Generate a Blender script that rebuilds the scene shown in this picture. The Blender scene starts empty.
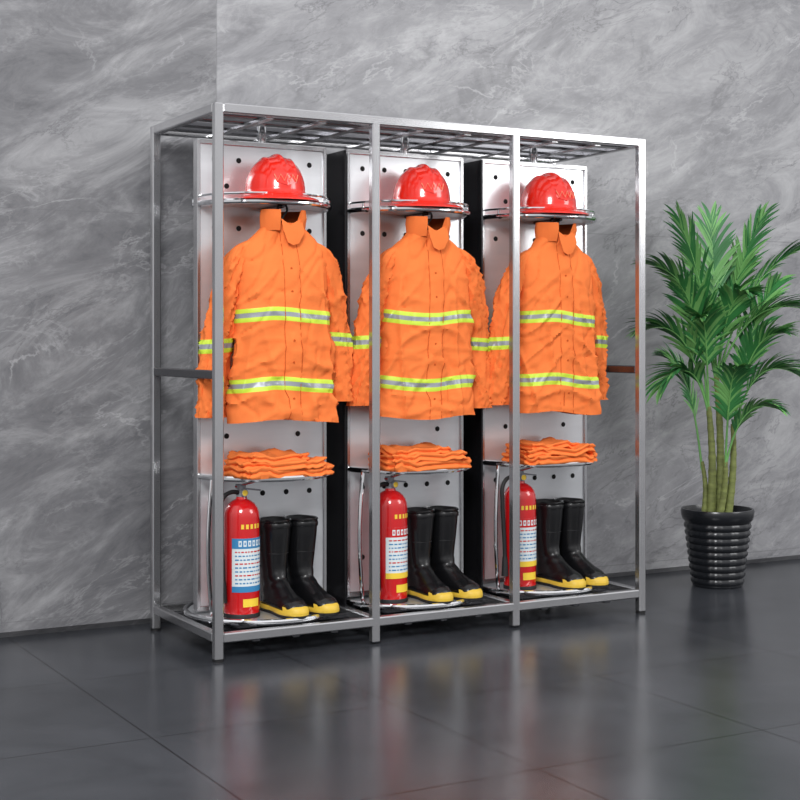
import bpy, math, random
from mathutils import Vector, Matrix, noise
random.seed(7)
S = bpy.context.scene
try:
    S.view_settings.view_transform = 'Standard'
    S.view_settings.look = 'None'
except Exception: pass

# ------------------------------------------------------------ materials
def s2l(c):
    return tuple((x/255/12.92 if x/255 <= 0.04045 else ((x/255+0.055)/1.055)**2.4) for x in c)
def mat(name, rgb, rough=0.5, metal=0.0, bump=0.0, bscale=60, var=0.0, vscale=8, spec=None, coat=0.0, stretch=(1,1,1)):
    m = bpy.data.materials.new(name); m.use_nodes = True
    nt = m.node_tree; b = nt.nodes['Principled BSDF']
    c = s2l(rgb)
    b.inputs['Base Color'].default_value = (*c, 1)
    b.inputs['Roughness'].default_value = rough
    b.inputs['Metallic'].default_value = metal
    if spec is not None: b.inputs['Specular IOR Level'].default_value = spec
    if coat: b.inputs['Coat Weight'].default_value = coat; b.inputs['Coat Roughness'].default_value = 0.06
    if bump or var:
        tc = nt.nodes.new('ShaderNodeTexCoord'); mp = nt.nodes.new('ShaderNodeMapping')
        mp.inputs['Scale'].default_value = stretch
        nt.links.new(tc.outputs['Object'], mp.inputs[0])
    if var:
        n = nt.nodes.new('ShaderNodeTexNoise'); n.inputs['Scale'].default_value = vscale; n.inputs['Detail'].default_value = 6
        r = nt.nodes.new('ShaderNodeValToRGB')
        r.color_ramp.elements[0].position = 0.3; r.color_ramp.elements[1].position = 0.7
        r.color_ramp.elements[0].color = (*[x*(1-var) for x in c], 1)
        r.color_ramp.elements[1].color = (*[min(1, x*(1+var)) for x in c], 1)
        nt.links.new(mp.outputs[0], n.inputs['Vector']); nt.links.new(n.outputs['Fac'], r.inputs[0]); nt.links.new(r.outputs[0], b.inputs['Base Color'])
    if bump:
        n = nt.nodes.new('ShaderNodeTexNoise'); n.inputs['Scale'].default_value = bscale; n.inputs['Detail'].default_value = 4
        bp = nt.nodes.new('ShaderNodeBump'); bp.inputs['Strength'].default_value = bump; bp.inputs['Distance'].default_value = 0.01
        nt.links.new(mp.outputs[0], n.inputs['Vector']); nt.links.new(n.outputs['Fac'], bp.inputs['Height']); nt.links.new(bp.outputs[0], b.inputs['Normal'])
    return m

M = {}
M['frame'] = mat('satin_stainless', (192,192,194), 0.22, 0.92, var=0.05, vscale=5)
M['frame_dark'] = mat('dark_stainless', (100,100,104), 0.24, 0.9)
M['panel'] = mat('brushed_steel_panel', (224,226,229), 0.29, 0.68, var=0.05, vscale=3, stretch=(1,1,6))
M['chrome'] = mat('chrome_tube', (228,229,231), 0.1, 1.0)
M['bay_plate'] = mat('dark_plate_metal', (34,34,37), 0.22, 0.6)
M['hole'] = mat('hole_black', (10,10,11), 0.8)
M['orange'] = mat('orange_cloth', (234,122,62), 0.85, 0, bump=0.7, bscale=11, var=0.05, vscale=6, spec=0.15)
M['orange_d'] = mat('orange_cloth_seam', (186,80,30), 0.85, spec=0.2)
M['orange_in'] = mat('jacket_lining', (130,58,24), 0.9, spec=0.1)
M['orange_f'] = mat('orange_cloth_folded', (236,124,62), 0.85, 0, bump=0.6, bscale=22, var=0.1, vscale=10, spec=0.15)
M['yellow'] = mat('hi_vis_yellow', (194,220,60), 0.55)
M['silver'] = mat('reflective_silver', (146,150,156), 0.4, 0.2)
M['red'] = mat('helmet_red', (220,34,18), 0.2, 0, coat=0.6)
M['emblem'] = mat('helmet_emblem', (240,140,108), 0.5)
M['ext_red'] = mat('extinguisher_red', (196,18,22), 0.16, 0, coat=0.8)
M['label'] = mat('label_white', (214,222,224), 0.5)
M['label_b'] = mat('label_blue', (50,125,175), 0.5)
M['label_y'] = mat('label_yellow', (236,200,60), 0.5)
M['black'] = mat('black_rubber', (16,16,18), 0.26)
M['blackm'] = mat('black_matte', (18,18,20), 0.6)
M['boot_y'] = mat('boot_yellow', (216,180,60), 0.5)
M['pot'] = mat('black_glazed_pot', (26,28,32), 0.25)
M['soil'] = mat('pot_pebbles', (190,188,178), 0.9, bump=1.0, bscale=60, var=0.4, vscale=60)
M['trunk'] = mat('palm_trunk', (112,120,66), 0.7, var=0.3, vscale=20, stretch=(1,1,3))
M['leaf'] = mat('palm_leaf', (50,116,60), 0.45, var=0.35, vscale=4)
M['leaf2'] = mat('palm_leaf_light', (108,164,92), 0.45, var=0.25, vscale=4)

# ------------------------------------------------------------ mesh builder
class MB:
    def __init__(s): s.v=[]; s.f=[]; s.m=[]; s.sm=[]; s.mats=[]
    def mi(s, k):
        if k not in s.mats: s.mats.append(k)
        return s.mats.index(k)
    def add(s, vs, fs, k, smooth=True):
        o=len(s.v); s.v += [Vector(a) for a in vs]
        for i,f in enumerate(fs):
            s.f.append([o+j for j in f]); s.m.append(s.mi(k[i] if isinstance(k,list) else k)); s.sm.append(smooth)
    def box(s, c, d, k, rot=None):
        hx,hy,hz=[a/2 for a in d]; b=min(hx,hy,hz)*0.25
        vs=[];idx={}
        for sx in(-1,1):
            for sy in(-1,1):
                for sz in(-1,1):
                    for a in range(3):
                        p=[sx*(hx-b),sy*(hy-b),sz*(hz-b)]; p[a]=[sx*hx,sy*hy,sz*hz][a]
                        idx[(sx,sy,sz,a)]=len(vs); v=Vector(p)
                        if rot: v=rot@v
                        vs.append(v+Vector(c))
        fs=[]
        for a in range(3):
            o=[i for i in range(3) if i!=a]
            for sg in(-1,1):
                q=[]
                for (p1,p2) in((-1,-1),(1,-1),(1,1),(-1,1)):
                    t=[0,0,0];t[a]=sg;t[o[0]]=p1;t[o[1]]=p2;q.append(idx[(*t,a)])
                if (sg==1) == (a==1): q=q[::-1]
                fs.append(q)
        for a in range(3):
            o=[i for i in range(3) if i!=a]
            for p1 in(-1,1):
                for p2 in(-1,1):
                    q=[]
                    for e,fa in((-1,o[0]),(1,o[0]),(1,o[1]),(-1,o[1])):
                        t=[0,0,0];t[a]=e;t[o[0]]=p1;t[o[1]]=p2;q.append(idx[(*t,fa)])
                    fs.append(q)
        for sx in(-1,1):
            for sy in(-1,1):
                for sz in(-1,1): fs.append([idx[(sx,sy,sz,a)] for a in range(3)])
        s.add(vs,fs,k,False)
    def loft(s, rings, k, closed=True, cap0=False, cap1=False, smooth=True, kcap=None):
        n=len(rings[0]); vs=[p for r in rings for p in r]; fs=[];ks=[]
        for i in range(len(rings)-1):
            for j in range(n if closed else n-1):
                j2=(j+1)%n
                fs.append([i*n+j,i*n+j2,(i+1)*n+j2,(i+1)*n+j]); ks.append(k[i] if isinstance(k,list) else (k(i,j) if callable(k) else k))
        base=kcap or ks[0]
        if cap0: fs.append(list(range(n))[::-1]); ks.append(base)
        if cap1: fs.append([(len(rings)-1)*n+j for j in range(n)]); ks.append(kcap or ks[-1])
        s.add(vs,fs,ks,smooth)
    def tube(s, pts, r, k, seg=12, closed=False, caps=True):
        pts=[Vector(p) for p in pts]; n=len(pts); rings=[]
        up=None
        for i,p in enumerate(pts):
            if closed: t=(pts[(i+1)%n]-pts[i-1]).normalized()
            else: t=(pts[min(i+1,n-1)]-pts[max(i-1,0)]).normalized()
            if up is None:
                up=Vector((0,0,1)) if abs(t.z)<0.9 else Vector((0,1,0))
            a=(up-t*up.dot(t)).normalized(); up=a; b=t.cross(a)
            rr=r[i] if isinstance(r,list) else r
            rings.append([p+a*rr*math.cos(2*math.pi*j/seg)+b*rr*math.sin(2*math.pi*j/seg) for j in range(seg)])
        if closed: rings.append(rings[0])
        s.loft(rings,k,cap0=caps and not closed,cap1=caps and not closed)
    def rev(s, prof, c, k, seg=40, cap0=False, cap1=False):
        rings=[]
        for (r,z) in prof:
            rings.append([(c[0]+r*math.cos(2*math.pi*j/seg),c[1]+r*math.sin(2*math.pi*j/seg),c[2]+z) for j in range(seg)])
        s.loft(rings,k,cap0=cap0,cap1=cap1)
    def obj(s, name, parent=None, loc=(0,0,0), rot=0, split=35):
        me=bpy.data.meshes.new(name)
        me.from_pydata([tuple(v) for v in s.v],[],s.f)
        for kk in s.mats: me.materials.append(M[kk])
        for p,mi,sm in zip(me.polygons,s.m,s.sm): p.material_index=mi; p.use_smooth=sm
        me.update()
        import bmesh
        bm=bmesh.new(); bm.from_mesh(me); bmesh.ops.remove_doubles(bm,verts=bm.verts,dist=1e-5)
        bmesh.ops.recalc_face_normals(bm,faces=bm.faces)
        for e in bm.edges:
            if len(e.link_faces)==2 and e.calc_face_angle(0)>math.radians(split): e.smooth=False
        bm.to_mesh(me); bm.free()
        o=bpy.data.objects.new(name,me); S.collection.objects.link(o)
        o.location=loc; o.rotation_euler=(0,0,rot)
        if parent: o.parent=parent
        return o
def empty(name, loc=(0,0,0), rot=0):
    e=bpy.data.objects.new(name,None); e.empty_display_size=0.1; S.collection.objects.link(e); e.location=loc; e.rotation_euler=(0,0,rot); return e
def N(x,y,z): return noise.noise(Vector((x,y,z)))
def lerp(tab, t):
    if t<=tab[0][0]: return tab[0][1:]
    for a,b in zip(tab,tab[1:]):
        if t<=b[0]:
            u=(t-a[0])/(b[0]-a[0]); return tuple(x+(y-x)*u for x,y in zip(a[1:],b[1:]))
    return tab[-1][1:]
def srev(x,n): return math.copysign(abs(x)**(2/n),x)

# ------------------------------------------------------------ room
def nodes_mat(name):
    m=bpy.data.materials.new(name); m.use_nodes=True; return m, m.node_tree, m.node_tree.nodes['Principled BSDF']
def nn(nt,t,**k):
    n=nt.nodes.new(t)
    for a,b in k.items():
        if a in n.inputs.keys(): n.inputs[a].default_value=b
        else: setattr(n,a,b)
    return n
def math_n(nt,op,a,b=None,c=None):
    n=nt.nodes.new('ShaderNodeMath'); n.operation=op
    for i,x in enumerate((a,b,c)):
        if x is None: continue
        if isinstance(x,(int,float)): n.inputs[i].default_value=x
        else: nt.links.new(x,n.inputs[i])
    return n.outputs[0]

def marble_wall():
    m,nt,b=nodes_mat('grey_marble'); L=nt.links
    tc=nn(nt,'ShaderNodeTexCoord')
    sep=nn(nt,'ShaderNodeSeparateXYZ'); L.new(tc.outputs['Object'],sep.inputs[0])
    X,Z=sep.outputs[0],sep.outputs[2]
    lt=math_n(nt,'LESS_THAN',X,0.31)
    off=nn(nt,'ShaderNodeCombineXYZ'); L.new(math_n(nt,'MULTIPLY',lt,7.3),off.inputs[0]); L.new(math_n(nt,'MULTIPLY',lt,3.1),off.inputs[1])
    add=nn(nt,'ShaderNodeVectorMath',operation='ADD'); L.new(tc.outputs['Object'],add.inputs[0]); L.new(off.outputs[0],add.inputs[1])
    mr_=nn(nt,'ShaderNodeMapping'); mr_.inputs['Rotation'].default_value=(0,math.radians(24),0); L.new(add.outputs[0],mr_.inputs[0])
    mp=nn(nt,'ShaderNodeMapping'); mp.inputs['Scale'].default_value=(0.75,1,1.9); L.new(mr_.outputs[0],mp.inputs[0])
    n1=nn(nt,'ShaderNodeTexNoise',Scale=2.3,Detail=15,Roughness=0.74,Distortion=0.9); L.new(mp.outputs[0],n1.inputs['Vector'])
    n2=nn(nt,'ShaderNodeTexNoise',Scale=1.1,Detail=3,Roughness=0.5,Distortion=0.3); L.new(mp.outputs[0],n2.inputs['Vector'])
    src=math_n(nt,'ADD',math_n(nt,'MULTIPLY',n1.outputs['Fac'],0.75),math_n(nt,'MULTIPLY',n2.outputs['Fac'],0.25))
    def ramp(src,a,bm_,c):
        r1=nn(nt,'ShaderNodeValToRGB'); cr=r1.color_ramp
        cr.elements[0].position=0.34; cr.elements[0].color=(*s2l(a),1)
        cr.elements[1].position=0.67; cr.elements[1].color=(*s2l(c),1)
        e=cr.elements.new(0.5); e.color=(*s2l(bm_),1)
        L.new(src,r1.inputs[0]); return r1.outputs[0]
    rr_=ramp(src,(116,116,120),(146,146,149),(180,180,182))
    rl_=ramp(src,(80,80,84),(116,116,119),(160,160,162))
    mx0=nn(nt,'ShaderNodeMix',data_type='RGBA'); L.new(lt,mx0.inputs['Factor']); L.new(rr_,mx0.inputs['A']); L.new(rl_,mx0.inputs['B'])
    def vein(scale,width,dist,seed):
        mpp=nn(nt,'ShaderNodeMapping'); mpp.inputs['Location'].default_value=(seed,seed,seed); L.new(mp.outputs[0],mpp.inputs[0])
        n=nn(nt,'ShaderNodeTexNoise',Scale=scale,Detail=10,Roughness=0.62,Distortion=dist); L.new(mpp.outputs[0],n.inputs['Vector'])
        a=math_n(nt,'ABSOLUTE',math_n(nt,'SUBTRACT',n.outputs['Fac'],0.5))
        mr=nn(nt,'ShaderNodeMapRange'); mr.inputs['From Min'].default_value=0; mr.inputs['From Max'].default_value=width; mr.inputs['To Min'].default_value=1; mr.inputs['To Max'].default_value=0
        L.new(a,mr.inputs[0])
        g=nn(nt,'ShaderNodeTexNoise',Scale=2.3,Detail=3); L.new(mpp.outputs[0],g.inputs['Vector'])
        gr=nn(nt,'ShaderNodeMapRange'); gr.inputs['From Min'].default_value=0.42; gr.inputs['From Max'].default_value=0.66; L.new(g.outputs['Fac'],gr.inputs[0])
        return math_n(nt,'MULTIPLY',mr.outputs[0],gr.outputs[0])
    def mix(fac,c1,c2,f):
        mx=nn(nt,'ShaderNodeMix',data_type='RGBA'); L.new(math_n(nt,'MULTIPLY',fac,f),mx.inputs['Factor'])
        L.new(c1,mx.inputs['A']); mx.inputs['B'].default_value=(*s2l(c2),1); return mx.outputs['Result']
    c=mix(vein(1.5,0.05,0.6,13.3),mx0.outputs['Result'],(90,90,94),0.45)
    c=mix(vein(1.6,0.014,0.6,3.3),c,(196,196,198),0.45)
    c=mix(vein(2.8,0.014,0.5,9.1),c,(84,84,88),0.6)
    c=mix(vein(4.2,0.02,0.5,21.7),c,(184,184,186),0.3)
    def seam(V,o,p,w):
        fr=math_n(nt,'FRACT',math_n(nt,'DIVIDE',math_n(nt,'SUBTRACT',V,o),p))
        return math_n(nt,'LESS_THAN',fr,w/p)
    sm=math_n(nt,'MAXIMUM',seam(X,0.31,4.8,0.005),seam(Z,0.06,1.6,0.004))
    c=mix(sm,c,(100,100,103),0.45)
    L.new(c,b.inputs['Base Color'])
    b.inputs['Roughness'].default_value=0.42
    return m
def tile_floor():
    m,nt,b=nodes_mat('dark_floor_tile'); L=nt.links
    tc=nn(nt,'ShaderNodeTexCoord'); sep=nn(nt,'ShaderNodeSeparateXYZ'); L.new(tc.outputs['Object'],sep.inputs[0])
    n1=nn(nt,'ShaderNodeTexNoise',Scale=2.2,Detail=10,Roughness=0.6,Distortion=0.6); L.new(tc.outputs['Object'],n1.inputs['Vector'])
    r=nn(nt,'ShaderNodeValToRGB'); r.color_ramp.elements[0].position=0.3; r.color_ramp.elements[1].position=0.72
    r.color_ramp.elements[0].color=(*s2l((46,48,52)),1); r.color_ramp.elements[1].color=(*s2l((66,68,73)),1); L.new(n1.outputs['Fac'],r.inputs[0])
    def seam(V,o,p,w):
        fr=math_n(nt,'FRACT',math_n(nt,'DIVIDE',math_n(nt,'SUBTRACT',V,o),p)); return math_n(nt,'LESS_THAN',fr,w/p)
    sm=math_n(nt,'MAXIMUM',seam(sep.outputs[0],0.25,0.8,0.006),seam(sep.outputs[1],-0.04,0.8,0.006))
    mx=nn(nt,'ShaderNodeMix',data_type='RGBA'); L.new(sm,mx.inputs['Factor']); L.new(r.outputs[0],mx.inputs['A']); mx.inputs['B'].default_value=(*s2l((24,24,27)),1)
    L.new(mx.outputs['Result'],b.inputs['Base Color'])
    b.inputs['Roughness'].default_value=0.22
    return m
M['wall']=marble_wall(); M['floor']=tile_floor()
WY=0.78
w=MB(); w.box((1.5,WY+0.1,1.75),(13,0.2,3.5),'wall'); w.obj('wall_back')
f=MB(); f.box((1.5,-3.6,-0.05),(13,9.2,0.1),'floor'); f.obj('floor')

# ------------------------------------------------------------ rack
W,D,H=1.91,0.65,2.0; t=0.034; P=[0,W/3,2*W/3,W]
rack=empty('fire_gear_rack')
fr=MB()
for i,x in enumerate(P):
    fr.box((x,0,H/2+0.004),(t,t,H-0.008),'frame')
for x in (0,W): fr.box((x,D,H/2+0.004),(t,t,H-0.008),'frame')
for x in P[1:3]: fr.box((x,D,H/2),(t*.8,t*.8,H-0.1),'frame_dark')
for y in (0,D):
    for z in (H-t/2,0.085): fr.box((W/2,y,z),(W-t,t*0.98,t),'frame')
for x in P:
    for z in (H-t/2,0.085): fr.box((x,D/2,z),(t*0.98,D-t,t),'frame')
for x in (0,W): fr.box((x,D/2,1.027),(t*0.9,D-t,t*0.95),'frame_dark')
for x in (0,W):
    for y in (0,D): fr.rev([(0.02,0),(0.02,0.008),(0.012,0.01)],(x,y,0.0),'blackm',20,True)
fr.obj('frame',rack)
sl=MB()
for y in (0.11,0.24,0.41,0.54):
    sl.box((W/2,y,H-0.02),(W-t,0.055,0.018),'frame_dark')
for y in (0.11,0.22,0.43,0.54):
    sl.box((W/2,y,0.075),(W-t,0.028,0.018),'frame_dark')
for i in range(3):
    for k in (0.33,0.67):
        x=P[i]+k*W/3
        sl.box((x,D/2,H-0.036),(0.03,D-t,0.012),'frame')
    for k in (0.25,0.5,0.75):
        x=P[i]+k*W/3
        sl.box((x,D/2,0.060),(0.028,D-t,0.012),'frame_dark')
sl.obj('slats',rack)
dv=MB()
for x in P[1:3]: dv.box((x,0.43,1.0),(0.008,0.38,1.80),'bay_plate')  # near-black upright plates filling the dark strips between swivel panels
dv.obj('dark_bay_plates',rack)
PY=0.325; BC=[P[i]+W/6 for i in range(3)]
for i,cx in enumerate(BC):
    cx-=0.005
    pb=MB()
    pb.box((cx,PY,1.02),(0.545,0.022,1.76),'panel')
    for sx in(-1,1):
        pb.box((cx+sx*0.266,PY,1.02),(0.014,0.04,1.78),'frame')
    for z in (0.135,1.905): pb.box((cx,PY,z),(0.545,0.036,0.02),'frame')
    pb.rev([(0.018,0),(0.018,0.07)],(cx,PY,1.91),'chrome',20,True,True)
    pb.rev([(0.03,0),(0.03,0.03)],(cx,PY,0.068),'frame_dark',24,True,True)
    for zi,z in enumerate((1.84,1.74,1.58,1.42,1.26,1.1,0.93,0.785,0.56,0.42,0.28)):
        for xo in ((-0.2,-0.1,0.0,0.1,0.2) if zi%2==0 else (-0.15,0.15)):
            r=0.0105
            for sgn in (-1,1):
                ring=[(cx+xo+r*math.cos(2*math.pi*j/16),PY+sgn*0.0122,z+r*math.sin(2*math.pi*j/16)) for j in range(16)]
                pb.add(ring,[list(range(16))],'hole',False)
    pb.obj('swivel_panel_%d'%(i+1),rack)
    sh=MB()
    for z,R in ((1.665,0.262),(0.635,0.262),(0.11,0.292)):
        sh.rev([(0.001,-0.004),(R-0.005,-0.004),(R-0.005,0.004),(0.001,0.004)],(cx,PY,z),'panel',64)
        sh.tube([(cx+R*math.cos(2*math.pi*j/64),PY+R*math.sin(2*math.pi*j/64),z+0.002) for j in range(64)],0.0115,'chrome',10,True)
        if z>1:
            sh.tube([(cx+(R)*math.cos(2*math.pi*j/64),PY+(R)*math.sin(2*math.pi*j/64),z+0.032) for j in range(64)],0.005,'chrome',8,True)
            for j in range(0,64,8):
                a=2*math.pi*(j+4)/64; sh.tube([(cx+R*math.cos(a),PY+R*math.sin(a),z),(cx+R*math.cos(a),PY+R*math.sin(a),z+0.032)],0.004,'chrome',6)
    for sx in (-1,):
        pts=[]
        for k in range(15):
            u=k/14; zz=0.12+u*(0.63-0.12); bow=math.sin(math.pi*u)*0.035
            pts.append((cx+sx*(0.245+bow*0.6),PY-0.10-bow*0.4,zz))
        sh.tube(pts,0.008,'chrome',10)
    sh.tube([(cx,PY,1.655),(cx,0.12,1.655)],0.007,'frame_dark',8)
    sh.obj('shelves_%d'%(i+1),rack)

# ------------------------------------------------------------ hanger
def hanger(loc):
    h=MB()
    hook=[(0,0,-0.11),(0,0,-0.055)]+[(0.02*math.cos(math.radians(a)),0,-0.02+0.02*math.sin(math.radians(a))) for a in range(-60,200,20)]
    h.tube(hook,0.0045,'blackm',8)
    h.tube([(-0.16,0,-0.175),(-0.1,0,-0.140),(-0.03,0,-0.105),(0,0,-0.095),(0.03,0,-0.105),(0.1,0,-0.140),(0.16,0,-0.175)],[0.006,0.01,0.012,0.013,0.012,0.01,0.006],'blackm',8)
    return h.obj('clothes_hanger',None,loc)

# ------------------------------------------------------------ jacket
def ringzs(z0,z1,step,cuts):
    zs=set([z0,z1]+[c for c in cuts if z0<c<z1]); n=int((z1-z0)/step)
    for i in range(1,n):
        z=z0+(z1-z0)*i/n
        if all(abs(z-c)>step*0.45 for c in cuts): zs.add(z)
    return sorted(zs)
def jacket(loc, seed, sw=0.0, rot=0.0, hem=0.85, pose=(0,0)):
    j=MB(); seg=160
    st=[]
    for c in (0.985,1.243): st+= [c-0.025,c-0.0085,c+0.0085,c+0.025]
    def smat(z):
        for c in (0.985,1.243):
            if abs(z-c)<0.0085: return 'silver'
            if abs(z-c)<0.025: return 'yellow'
        return 'orange'
    prof=[(hem,0.222,0.080),(0.98,0.213,0.078),(1.15,0.201,0.078),(1.3,0.192,0.080),(1.40,0.184,0.076),(1.46,0.182,0.066),(1.495,0.172,0.057),(1.52,0.150,0.052),(1.545,0.121,0.051),(1.568,0.096,0.053),(1.588,0.080,0.058)]
    zs=ringzs(hem,1.588,0.009,st)
    def ridge(v,wd): return max(0.0,1-abs(v)/wd)**1.5
    def disp(x,y,z):
        low=max(0,min(1,(1.50-z)/0.35))
        vert=ridge(N(x*8+seed+z*0.9,y*4,z*1.1+seed),0.16)*0.014*low
        drag=ridge(N((abs(x)+z*0.9)*7+seed*2,y*5,(z-abs(x)*0.7)*2.5),0.13)*0.013*min(1,low+0.25)
        drag2=ridge(N((x-z*0.6)*10+seed*3,y*5+4,(z+x*0.8)*5),0.12)*0.008
        horiz=ridge(N(x*4+seed,y*3,z*15+seed),0.12)*0.006*low
        broad=N(x*5+seed,y*3,z*3.5)*0.012
        fine=N(x*34,y*14+seed,z*26)*0.0022
        return vert+drag-drag2+horiz+broad+fine-0.005
    rings=[]
    for z in zs:
        w,d=lerp(prof,z); r=[]
        for k in range(seg):
            a=2*math.pi*k/seg
            ca,sa=math.cos(a),math.sin(a)
            x=w*srev(ca,2.7); y=d*srev(sa,2.4)
            dd=disp(x,y,z)
            nrm=Vector((ca*0.4,sa,0)).normalized()
            x+=nrm.x*dd; y+=nrm.y*dd
            for c in (0.985,1.243):
                if abs(z-c)<0.025: y+= 0.0022*math.copysign(1,sa); x+=0.0015*ca
            if sa<0 and -0.028<x-0.004<0.028: y-=0.0060
            if sa<0 and 0.065<abs(x)<0.150 and (0.905<z<0.95 or 1.30<z<1.335): y-=0.004
            zz=z+0.006*math.sin(x*9+seed)*(1 if z<1.4 else 0.3)+(0.020*N(x*5+seed,y*3,1.7) if z<1.3 else 0)
            r.append(Vector((x+sw*(1.5-z)*0.06,y,zz)))
        rings.append(r)
    j.loft(rings,lambda i,k: smat((zs[i]+zs[i+1])/2),cap1=True,kcap='orange_in')
    r0=rings[0]; ce=sum(r0,Vector())/seg
    def ins(r,m,dz):
        out=[]
        for p in r:
            q=p-ce; q.z=0; L_=q.length; q=q*((L_-m)/L_)
            out.append(Vector((ce.x+q.x,ce.y+q.y,p.z+dz)))
        return out
    j.loft([r0,ins(r0,0.005,0.0),ins(r0,0.03,0.02),ins(r0,0.045,0.03)],'orange_in',cap1=True)
    for xo in (-0.026,0.034):
        pts=[]
        for z in zs[::3]:
            if z>1.56: break
            i=zs.index(z)
            best=min((p for p in rings[i] if p.y<0),key=lambda p:abs(p.x-sw*(1.5-z)*0.06-xo)); pts.append(best+Vector((0,-0.0005,0)))
        j.tube(pts,0.0013,'orange_d',6)
    for zb in (0.93,1.07,1.15,1.33,1.42):
        i=min(range(len(zs)),key=lambda q:abs(zs[q]-zb))
        best=min((p for p in rings[i] if p.y<0),key=lambda p:abs(p.x-sw*(1.5-zb)*0.06-0.004))
        j.tube([best+Vector((0,0.002,0)),best+Vector((0,-0.002,0))],0.004,'orange_d',12)
    # collar
    cs=[]
    for k in range(45):
        a=math.radians(-90+24+k*(360-48)/44)
        ca,sa=math.cos(a),math.sin(a)
        open_=max(0,1-min(k,44-k)/8)
        h=0.060-0.004*open_
        fl=0.004+0.018*open_+0.004*N(k*.3,seed,0)
        def pt(rx,ry,z): return Vector((rx*ca,ry*sa,z))
        cs.append([pt(0.088,0.064,1.56),pt(0.086+fl,0.068+fl,1.575+h*0.6),pt(0.082+fl,0.064+fl,1.58+h),pt(0.077+fl,0.059+fl,1.58+h),pt(0.078,0.058,1.585),pt(0.076,0.054,1.565)])
    rr=[[c[q] for c in cs] for q in range(6)]
    j.loft(rr,['orange','orange','orange','orange_in','orange_in'],closed=False)
    for e in (0,-1): j.add(cs[e],[list(range(6))],'orange')
    fy=-0.002
    j.loft([[(-0.036,-0.064+fy,1.604),(0.0,-0.068+fy,1.580),(0.044,-0.070+fy,1.606)],[(-0.030,-0.072+fy,1.56),(0.004,-0.078+fy,1.548),(0.056,-0.074+fy,1.555)],[(-0.012,-0.074,1.515),(0.008,-0.078,1.505),(0.034,-0.074,1.512)]],'orange',closed=False)
    # sleeves: set a little behind the front panels so the body edge reads
    for sx in (-1,1):
        po=pose[0] if sx<0 else pose[1]
        tab=[(1.530,0.128,0.004,0.020,0.016),(1.522,0.138,0.004,0.038,0.028),(1.508,0.150,0.006,0.048,0.036),(1.48,0.166,0.010,0.057,0.043),(1.43,0.186,0.018,0.062,0.047),(1.34,0.212,0.030,0.063,0.047),(1.2,0.238,0.046,0.061,0.046),(1.05,0.253,0.056,0.061,0.044),(0.95,0.257,0.058,0.062,0.042),(0.87,0.258,0.058,0.062,0.040)][::-1]
        cc=1.135+po*0.5; cuts=[cc-0.026,cc-0.009,cc+0.009,cc+0.026]
        z0=0.87+po; zz=[q for q in ringzs(z0,1.505,0.009,cuts)]+[1.512,1.518,1.523,1.527,1.530]; R=[]
        for z in zz:
            cx,cy,hw,hd=lerp(tab,z)
            cx2=lerp(tab,z+0.02)[0]; cx1=lerp(tab,z-0.02)[0]
            sl_=min(0.42,math.atan2(cx1-cx2,0.04)); r=[]
            for k in range(56):
                a=2*math.pi*k/56; ca,sa=math.cos(a),math.sin(a)
                m_=min(1,(1.53-z)/0.05)
                dd=(ridge(N(ca*1.2+seed+sx*5,sa*1.2,z*9+ca*1.8),0.16)*0.013+ridge(N(ca*1.5+seed,sa*1.5+sx,z*16-ca*2),0.13)*0.007+N(ca*2,sa*2+seed,z*5)*0.008-0.004)*m_
                if abs(z-cc)<0.026: dd+=0.002
                u=(hw+dd)*srev(ca,2.2); v=(hd+dd)*srev(sa,2.2)
                r.append(Vector((sx*(cx+u*math.cos(sl_)),cy+v+0.010*N(z*4,seed,sx),z-0.005-u*math.sin(sl_)*0.55)))
            R.append(r)
        def kz(i,k):
            zc=(zz[i]+zz[i+1])/2
            return 'silver' if abs(zc-cc)<0.009 else ('yellow' if abs(zc-cc)<0.026 else 'orange')
        j.loft(R,kz,cap1=True)
        c0=R[0]; cen=sum(c0,Vector())/56
        j.loft([c0,[cen+(p-cen)*0.9 for p in c0],[cen+(p-cen)*0.7+Vector((0,0,0.04)) for p in c0]],'orange_in',cap1=True)
    return j.obj('firefighter_jacket',None,loc,rot,split=60)

JX=[BC[0]-0.004,BC[1]-0.008,BC[2]-0.028]
for i in range(3):
    jacket((JX[i],0.132,0.0),3.7*i+1.3,sw=(0.2,-0.3,0.1)[i],rot=math.radians((0,-2,3)[i]),pose=((0,0.05),(0.03,0.01),(0.02,0.03))[i])
    hanger((JX[i],0.134,1.664))

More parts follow.
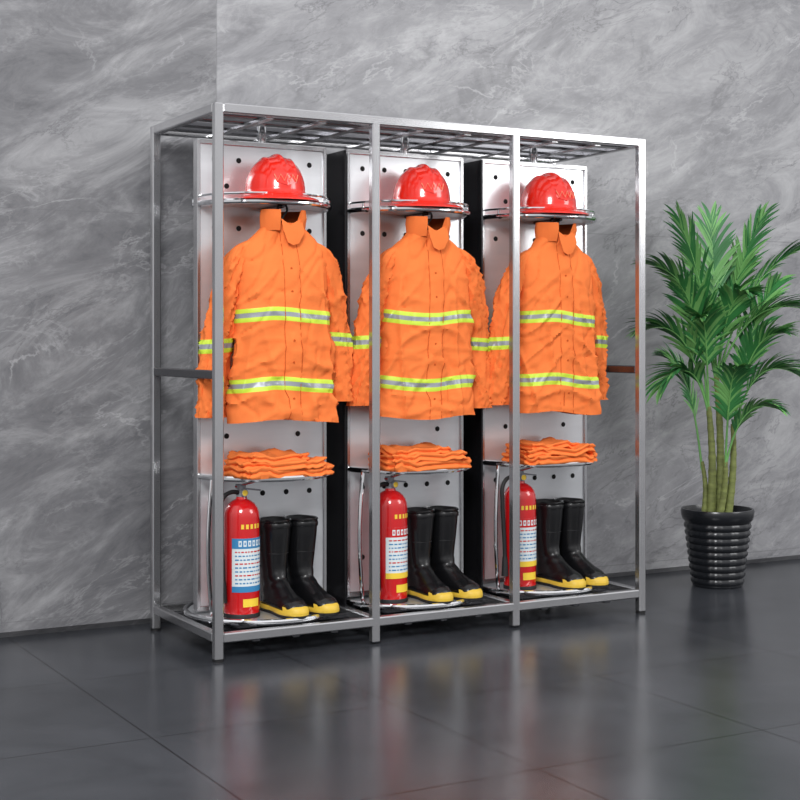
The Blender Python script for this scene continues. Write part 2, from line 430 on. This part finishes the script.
# ------------------------------------------------------------ helmet (faces -y)
def helmet(loc, rot):
    h=MB(); seg=96; rx,ry,hh=0.114,0.130,0.136
    def dome(a,e,off=0.0):
        ca,sa=math.cos(a),math.sin(a); ce,se=math.cos(e),math.sin(e)
        x=(rx+off)*ca*ce**0.85; y=(ry+off)*sa*ce**0.85; z=0.040+(hh+off)*se**1.0
        return Vector((x,y,z))
    rings=[]
    for i in range(25):
        e=math.pi/2*i/24; r=[]
        for k in range(seg):
            a=2*math.pi*k/seg; p=dome(a,min(e,math.pi/2-0.02))
            for c,wd,amt in ((0,0.012,0.010),(-0.05,0.006,0.005),(0.05,0.006,0.005)):
                q=abs(p.x-c)
                if q<wd and e>0.35: p.z+=amt*math.sin(math.pi/2*(1-q/wd))**0.5*min(1,(e-0.35)*4)
            r.append(p)
        rings.append(r)
    br=[]
    for (o,z) in ((0.004,0.034),(0.010,0.024),(0.026,0.015),(0.048,0.005),(0.050,0.001),(0.046,0.000),(0.018,0.008),(0.0,0.016),(-0.006,0.03)):
        r=[]
        for k in range(seg):
            a=2*math.pi*k/seg; ca,sa=math.cos(a),math.sin(a)
            fb=1.0+0.2*max(0,-sa)**2+0.2*max(0,sa)**2
            oo=o*fb if o>0.01 else o
            r.append(Vector(((rx+oo)*ca,(ry+oo)*sa,z+0.006*abs(ca)**2*(1 if o>0.01 else 0))))
        br.append(r)
    h.loft(br[::-1]+rings,lambda i,k:'blackm' if i<2 else 'red',cap1=True,kcap='red')
    inn=[[Vector((p.x*f,p.y*f,p.z+dz)) for p in br[-1]] for f,dz in ((1,0),(0.85,0.05),(0.5,0.09),(0.02,0.1))]
    h.loft(inn,'blackm')
    def onf(u,v,off): return dome(-math.pi/2+u/0.115,v,off)
    out=[(-0.040,0.20),(-0.050,0.50),(-0.030,0.68),(0,0.82),(0.030,0.68),(0.050,0.50),(0.040,0.20),(0,0.12)]
    top=[onf(u,v,0.005) for u,v in out]; bot=[onf(u,v,-0.003) for u,v in out]
    ctr=onf(0,0.45,0.009); n=len(out)
    h.add(top+bot+[ctr],[[k,(k+1)%n,2*n] for k in range(n)]+[[k,(k+1)%n,n+(k+1)%n,n+k] for k in range(n)],'red',False)
    zz=[]
    for k in range(9):
        zz.append(onf(-0.048+0.012*k,0.22 if k%2 else 0.40,0.0095))
    h.tube(zz,0.0020,'emblem',6)
    return h.obj('firefighter_helmet',None,loc,rot,split=40)
HX=[BC[0]-0.014,BC[1]-0.010,BC[2]-0.030]
for i in range(3): helmet((HX[i],0.180,1.670),math.radians((-4,-8,2)[i]))

# ------------------------------------------------------------ folded clothes
def folded(loc,seed):
    b=MB(); z=0
    for li,(hw,hd,th,ox,oy,rt) in enumerate(((0.192,0.122,0.034,0.0,0,0.04),(0.182,0.112,0.032,-0.008,-0.006,-0.07),(0.140,0.100,0.028,-0.035,0.004,0.16))):
        n=110; R=[]
        for s_ in range(13):
            ph=-math.pi/2+math.pi*s_/12; rr=[]
            infl=abs(math.sin(ph*2))**0.8
            for k in range(n):
                a=2*math.pi*k/n; ca,sa=math.cos(a),math.sin(a)
                e=0.93+0.07*infl
                x=hw*e*srev(ca,6); y=hd*e*srev(sa,6)
                wob=1+0.13*N(ca*2.2+seed,sa*2.2,li*3.3)+0.04*N(ca*8,sa*8,seed+li)
                rr.append(Vector((x*wob,y*wob,z+th/2+th/2*math.sin(ph))))
            R.append(rr)
        for f in (0.94,0.88,0.8,0.7,0.6,0.48,0.36,0.24,0.12,0.02): R.append([Vector((p.x*f,p.y*f,p.z)) for p in R[12]])
        c,s=math.cos(rt),math.sin(rt); RR=[]
        for q,rr in enumerate(R):
            o=[]
            for p in rr:
                dz=0 if (q<2 and li==0) else (0.022*N(p.x*11+seed,p.y*13,li)+(0.3-abs(N(p.x*20,p.y*9,li+seed)))*0.018+0.003*N(p.x*50,p.y*50,li+seed))+0.002
                x=p.x*c-p.y*s+ox; y=p.x*s+p.y*c+oy
                o.append(Vector((x,y,max(0.0,p.z+dz))))
            RR.append(o)
        b.loft(RR,'orange_f',cap0=True)
        z+=th*0.78
    return b.obj('folded_trousers',None,loc,math.radians(2),split=70)
for i in range(3): folded((BC[i]+(-0.010,-0.020,-0.027)[i],0.17,0.6405),2.2*i+0.7)

# ------------------------------------------------------------ extinguisher
def extinguisher(loc,rot,lab):
    e=MB(); R=0.068
    prof=[(0.0005,0.006),(0.055,0.006),(0.060,0.0),(0.066,0.0),(0.067,0.012),(R,0.02),(R,0.375),(0.0665,0.392),(0.061,0.408),(0.050,0.424),(0.034,0.436),(0.022,0.441),(0.020,0.45)]
    e.rev(prof,(0,0,0),'ext_red',56)
    e.rev([(0.069,0.002),(0.0695,0.004),(0.0695,0.016),(0.068,0.018)],(0,0,0),'blackm',56)
    e.rev([(0.019,0.446),(0.019,0.456),(0.014,0.458),(0.014,0.475),(0.0165,0.476),(0.0165,0.492),(0.001,0.493)],(0,0,0),'silver',24)
    rot1=Matrix.Rotation(math.radians(-12),3,'Y'); rot2=Matrix.Rotation(math.radians(8),3,'Y')
    e.box((0.028,0,0.498),(0.105,0.018,0.006),'ext_red',rot1)
    e.box((0.034,0,0.476),(0.085,0.016,0.006),'silver',rot2)
    e.box((-0.012,0,0.488),(0.02,0.02,0.018),'silver')
    e.tube([(0.0,-0.012,0.466),(0.0,-0.026,0.466)],0.006,'silver',10)
    e.tube([(0.0,-0.026,0.466),(0.0,-0.034,0.466)],0.0135,'silver',20)
    e.tube([(0.0,-0.034,0.466),(0.0,-0.0352,0.466)],0.011,'label_y',20)
    e.tube([(0.006,0.014,0.49),(0.022,0.02,0.497),(0.022,0.03,0.485),(0.008,0.022,0.48)],0.002,'silver',6)
    hp=[]
    ctl=[(-0.012,0,0.466),(-0.04,0,0.468),(-0.07,-0.004,0.455),(-0.088,-0.008,0.42),(-0.089,-0.012,0.36),(-0.086,-0.014,0.28),(-0.082,-0.016,0.2),(-0.080,-0.016,0.14)]
    for a in range(len(ctl)-1):
        p0=Vector(ctl[max(a-1,0)]);p1=Vector(ctl[a]);p2=Vector(ctl[a+1]);p3=Vector(ctl[min(a+2,len(ctl)-1)])
        for k in range(5):
            u=k/5; hp.append(0.5*((2*p1)+(-p0+p2)*u+(2*p0-5*p1+4*p2-p3)*u*u+(-p0+3*p1-3*p2+p3)*u**3))
    hp.append(Vector(ctl[-1]))
    e.tube(hp,0.0085,'blackm',10)
    e.tube([ctl[-1],(-0.080,-0.017,0.12),(-0.080,-0.017,0.06)],[0.010,0.012,0.015],'blackm',12)
    def patch(a0,a1,z0,z1,k,off):
        n=20; r0=[];r1=[]
        for q in range(n+1):
            a=math.radians(a0+(a1-a0)*q/n); x,y=(R+off)*math.cos(a),(R+off)*math.sin(a)
            r0.append((x,y,z0)); r1.append((x,y,z1))
        e.loft([r0,r1],k,closed=False)
    c=-78
    patch(c-66,c+66,0.10,0.30,'label' ,0.0006)
    patch(c-66,c+66,0.262,0.30,'label_b' if lab==0 else 'ext_red',0.0011)
    patch(c-66,c+66,0.10,0.122,'label_b' if lab==0 else 'label_y',0.0011)
    rnd=random.Random(lab+4)
    for q in range(9):
        z=0.25-q*0.0145
        a=c-55
        while a<c+50:
            wl=rnd.uniform(4,14)
            patch(a,min(a+wl,c+55),z-0.003,z+0.002,'label_b' if (q%3) else 'ext_red',0.0013); a+=wl+4
    for q in range(6):
        a=c-44+q*15; patch(a,a+10,0.270,0.292,'label',0.0016)
        patch(a+3,a+7,0.276,0.286,'label_b' if lab==0 else 'ext_red',0.002)
    for q in range(5): 
        a=c-36+q*15; patch(a,a+9,0.335,0.352,'label_y',0.0008)
    patch(c-30,c+30,0.045,0.075,'label_y',0.0008)
    return e.obj('fire_extinguisher',None,loc,rot,split=40)
for i in range(3): extinguisher((BC[i]+(-0.142,-0.140,-0.158)[i],0.20,0.1145),math.radians((0,10,-5)[i]),i)

# ------------------------------------------------------------ boots (toe to -y)
def boot(loc,rot,mir=1):
    b=MB(); n=40
    prof=[((0.072,0.345),(-0.066,0.345),0.058),((0.074,0.30),(-0.064,0.30),0.056),((0.073,0.24),(-0.058,0.245),0.052),((0.066,0.17),(-0.050,0.18),0.046),((0.062,0.12),(-0.052,0.145),0.041),((0.072,0.075),(-0.072,0.122),0.040),((0.080,0.04),(-0.098,0.106),0.040),((0.078,0.016),(-0.12,0.094),0.042),
          ((0.04,0.012),(-0.142,0.083),0.043),((-0.03,0.012),(-0.162,0.075),0.046),((-0.09,0.012),(-0.180,0.066),0.049),((-0.14,0.012),(-0.195,0.052),0.046),((-0.175,0.014),(-0.204,0.036),0.037),((-0.195,0.018),(-0.206,0.024),0.02)]
    P2=[]
    for i in range(len(prof)-1):
        for k in range(4):
            u=k/4; A=prof[i];B_=prof[i+1]
            P2.append(((A[0][0]+(B_[0][0]-A[0][0])*u,A[0][1]+(B_[0][1]-A[0][1])*u),(A[1][0]+(B_[1][0]-A[1][0])*u,A[1][1]+(B_[1][1]-A[1][1])*u),A[2]+(B_[2]-A[2])*u))
    P2.append(prof[-1])
    rings=[]
    for (Bk,Fr,w_) in P2:
        cy,cz=(Bk[0]+Fr[0])/2,(Bk[1]+Fr[1])/2; dy,dz=(Fr[0]-Bk[0])/2,(Fr[1]-Bk[1])/2
        cre=0.0035*math.sin(cz*150)*max(0,1-abs(cz-0.12)/0.05)
        rings.append([Vector(((w_+cre)*srev(math.sin(2*math.pi*k/n),2.3),cy+(dy-cre)*srev(math.cos(2*math.pi*k/n),2.2),cz+dz*srev(math.cos(2*math.pi*k/n),2.2)+0.0015*N(k*.3,cz*30,3))) for k in range(n)])
    b.loft(rings,'black',cap1=True)
    top=rings[0]; c=sum(top,Vector())/n
    b.loft([top,[c+(p-c)*1.05+Vector((0,0,0.004)) for p in top],[c+(p-c)*1.0+Vector((0,0,0.009)) for p in top],[c+(p-c)*0.93+Vector((0,0,0.006)) for p in top],[c+(p-c)*0.85-Vector((0,0,0.12)) for p in top]],['black','black','black','blackm'],cap1=True,kcap='blackm')
    b.loft([[c+(p-c)*1.03+Vector((0,0,-0.022)) for p in top],[c+(p-c)*1.045+Vector((0,0,-0.018)) for p in top],[c+(p-c)*1.045+Vector((0,0,-0.010)) for p in top],[c+(p-c)*1.02+Vector((0,0,-0.004)) for p in top]],'black')
    ol=[(0.0,0.086),(0.028,0.078),(0.041,0.05),(0.042,0.0),(0.040,-0.04),(0.048,-0.09),(0.052,-0.13),(0.046,-0.17),(0.030,-0.20),(0.0,-0.212)]
    full=[Vector((x,y,0)) for x,y in ol]+[Vector((-x,y,0)) for x,y in ol[-2:0:-1]]
    sm=[]; L_=len(full)
    for a in range(L_):
        p0,p1,p2,p3=full[a-1],full[a],full[(a+1)%L_],full[(a+2)%L_]
        for k in range(4):
            u=k/4; sm.append(0.5*((2*p1)+(-p0+p2)*u+(2*p0-5*p1+4*p2-p3)*u*u+(-p0+3*p1-3*p2+p3)*u**3))
    cc=Vector((0,-0.06,0))
    def lay(f,z): return [cc+(p-cc)*f+Vector((0,0,z)) for p in sm]
    b.loft([lay(0.97,0.0),lay(1.0,0.003),lay(1.0,0.012)],'blackm',cap0=True)
    b.loft([lay(1.0,0.012),lay(1.025,0.014),lay(1.03,0.024),lay(0.99,0.028),lay(0.9,0.028)],'boot_y')
    tb=[]
    for f,z in ((1.025,0.024),(1.015,0.034),(0.975,0.042),(0.93,0.046)):
        tb.append([cc+(p-cc)*f+Vector((0,0,z)) for p in sm if p.y<-0.15])
    tb=[sorted(r,key=lambda p:p.x) for r in tb]
    b.loft(tb,'boot_y',closed=False)
    for v in range(len(b.v)): b.v[v].x*=mir
    return b.obj('rubber_boot',None,loc,rot,split=45)
for i in range(3):
    boot((BC[i]+0.012,0.235,0.1145),math.radians((4,2,5)[i]),1)
    boot((BC[i]+0.124,0.238,0.1145),math.radians((10,12,8)[i]),-1)

# ------------------------------------------------------------ potted palm
px,py=2.667,0.375
palm=empty('potted_palm',(px,py,0))
Rr=Vector((0.872,-0.4895,0)); Ff=Vector((0.4895,0.872,0))
pt=MB(); seg=96
def potring(r,z,fl): return [Vector((r*(1+fl*(math.cos(24*2*math.pi*k/seg)))*math.cos(2*math.pi*k/seg),r*(1+fl*(math.cos(24*2*math.pi*k/seg)))*math.sin(2*math.pi*k/seg),z)) for k in range(seg)]
pr=[(0.112,0,0),(0.116,0.006,0)]
nb=9
for k in range(nb):
    z0=0.01+k*0.032; r0=0.116+(0.152-0.116)*k/nb
    pr+=[(r0,z0+0.002,0.004),(r0+0.0065,z0+0.010,0.008),(r0+0.0075,z0+0.020,0.008),(r0+0.002,z0+0.031,0.004)]
pr+=[(0.154,0.305,0),(0.162,0.312,0),(0.168,0.330,0),(0.170,0.352,0),(0.166,0.362,0),(0.158,0.362,0),(0.152,0.345,0),(0.150,0.325,0)]
pt.loft([potring(*q) for q in pr],'pot',cap0=True)
pt.loft([potring(0.151,0.33,0),potring(0.08,0.338,0),potring(0.001,0.34,0)],'soil')
pt.obj('pot',palm)
tr=MB(); crowns=[]
rnd=random.Random(11)
for (bx,by,tx,ty,tz,r) in ((-0.03,0,-0.045,-0.01,0.84,0.022),(0.015,0.02,0.0,0.03,0.98,0.022),(0.045,-0.02,0.065,-0.03,0.76,0.020),(0.0,-0.04,0.02,-0.07,0.60,0.018),(-0.06,0.01,-0.07,0.02,0.58,0.015)):
    pts=[];rad=[]
    for k in range(31):
        u=k/30
        p=Rr*(bx+(tx-bx)*u+0.012*math.sin(u*3))+Ff*(by+(ty-by)*u); p=Vector((p.x,p.y,0.33+(tz-0.33)*u))
        pts.append(p); rad.append(r*(1-0.45*u)*(1.13 if k%4==0 else 1.0))
    tr.tube(pts,rad,'trunk',12); crowns.append(pts[-1])
tr.obj('trunks',palm)
lv=MB()
def frond(start,tip,lift,ll,dens=24):
    p0=Vector(start)-Vector((0,0,0.04)); p2=Vector(tip)
    p1=(p0+p2)/2+Vector((0,0,lift)); p1.x=p0.x+(p2.x-p0.x)*0.30; p1.y=p0.y+(p2.y-p0.y)*0.30
    def bz(u): return (1-u)**2*p0+2*u*(1-u)*p1+u*u*p2
    def tn(u): return (2*(1-u)*(p1-p0)+2*u*(p2-p1)).normalized()
    pts=[bz(k/20) for k in range(21)]
    lv.tube(pts,[0.0060*(1-0.8*k/20) for k in range(21)],'leaf2',6)
    for q in range(dens):
        u=0.30+0.70*q/(dens-1)
        c=bz(u); T=tn(u)
        side=T.cross(Vector((0,0,1)))
        side=(side.normalized()*0.7+Rr*0.3*(1 if side.dot(Rr)>=0 else -1)) if side.length>0.1 else Rr.copy()
        side.normalize()
        L=ll*(0.60+0.62*math.sin(math.pi*min(1,(u-0.16)/0.86)))*rnd.uniform(0.85,1.12)
        for sg in (-1,1):
            ang=math.radians(52-34*u+rnd.uniform(-8,8))
            d=(T*math.cos(ang)+side*sg*math.sin(ang)+Vector((0,0,0.18))).normalized()
            upv=side.cross(T).normalized()
            if upv.z<0: upv=-upv
            wv=d.cross(upv).normalized()
            vs=[];nseg=6
            p=c.copy(); dirr=d.copy()
            for k in range(nseg+1):
                s_=k/nseg; wd=0.0088*(math.sin(math.pi*(0.14+0.86*s_))**0.6 if s_<1 else 0.02)
                vs+= [p-wv*wd+upv*wd*0.4, p.copy(), p+wv*wd+upv*wd*0.4]
                p=p+dirr*(L/nseg); dirr=(dirr+Vector((0,0,-0.12))).normalized()
            fs=[]
            for k in range(nseg):
                a=3*k; fs+= [[a,a+1,a+4,a+3],[a+1,a+2,a+5,a+4]]
            lv.add(vs,fs,'leaf' if rnd.random()<0.55 else 'leaf2')
def T3(a,dp,z): v=Rr*a+Ff*dp; return Vector((v.x,v.y,z))
fl=[
 (-0.17,0.02,1.70,1,0.12,0.18),(-0.01,0.10,1.72,1,0.05,0.17),(0.22,0.05,1.72,1,0.12,0.18),(0.40,0.0,1.58,1,0.22,0.18),
 (0.44,-0.05,1.28,1,0.30,0.18),(-0.30,-0.02,1.50,1,0.24,0.17),(-0.34,-0.05,1.20,0,0.28,0.17),(-0.28,-0.12,0.94,0,0.26,0.16),
 (0.36,-0.12,0.98,2,0.28,0.17),(0.24,-0.2,1.18,2,0.24,0.16),(-0.12,-0.22,1.25,0,0.24,0.16),(0.08,-0.25,1.36,1,0.24,0.16),
 (-0.20,-0.15,1.40,0,0.18,0.16),(0.14,0.12,1.50,1,0.1,0.16),(0.30,0.08,1.42,2,0.18,0.16),(-0.22,0.05,1.06,4,0.22,0.14),
 (0.02,-0.30,1.02,3,0.20,0.12),(0.22,-0.18,0.84,3,0.2,0.12)]
for a,dp,z,ci,li,ll in fl: frond(crowns[ci],T3(a,dp,z),li,ll)
lim=WY-py-0.02
for v in lv.v:
    if v.y>lim: v.y=lim-0.001*random.random()
lv.obj('fronds',palm,split=80)

# ------------------------------------------------------------ lights
wd=bpy.data.worlds.new('studio'); S.world=wd; wd.use_nodes=True
nt=wd.node_tree; bg=nt.nodes['Background']
tc=nt.nodes.new('ShaderNodeTexCoord'); sp=nt.nodes.new('ShaderNodeSeparateXYZ'); rp=nt.nodes.new('ShaderNodeValToRGB')
nt.links.new(tc.outputs['Generated'],sp.inputs[0])
mr=nt.nodes.new('ShaderNodeMapRange'); mr.inputs['From Min'].default_value=-1; mr.inputs['From Max'].default_value=1
nt.links.new(sp.outputs[2],mr.inputs[0]); nt.links.new(mr.outputs[0],rp.inputs[0])
rp.color_ramp.elements[0].position=0.40; rp.color_ramp.elements[0].color=(0.36,0.36,0.37,1)
rp.color_ramp.elements[1].position=0.75; rp.color_ramp.elements[1].color=(1,1,1.02,1)
nt.links.new(rp.outputs[0],bg.inputs['Color']); bg.inputs['Strength'].default_value=1.05
def area(name,loc,tgt,size,e,col=(1,1,1)):
    l=bpy.data.lights.new(name,'AREA'); l.size=size; l.energy=e; l.color=col
    o=bpy.data.objects.new(name,l); S.collection.objects.link(o); o.location=loc
    o.rotation_euler=(Vector(tgt)-Vector(loc)).to_track_quat('-Z','Y').to_euler(); return o
area('key_light',(-1.8,-3.6,3.4),(1,0.2,0.9),1.3,185)
area('fill_light',(4.5,-3.5,3.0),(1.5,0.3,0.8),2.0,80)

# ------------------------------------------------------------ camera
cam=bpy.data.cameras.new('camera'); co=bpy.data.objects.new('camera',cam); S.collection.objects.link(co)
cam.sensor_width=36; cam.lens=36*1460/800; cam.shift_y=-60/800
co.location=(-1.989,-4.874,1.152)
co.rotation_euler=(math.radians(90),0,-math.atan2(0.4895,0.872))
S.camera=co
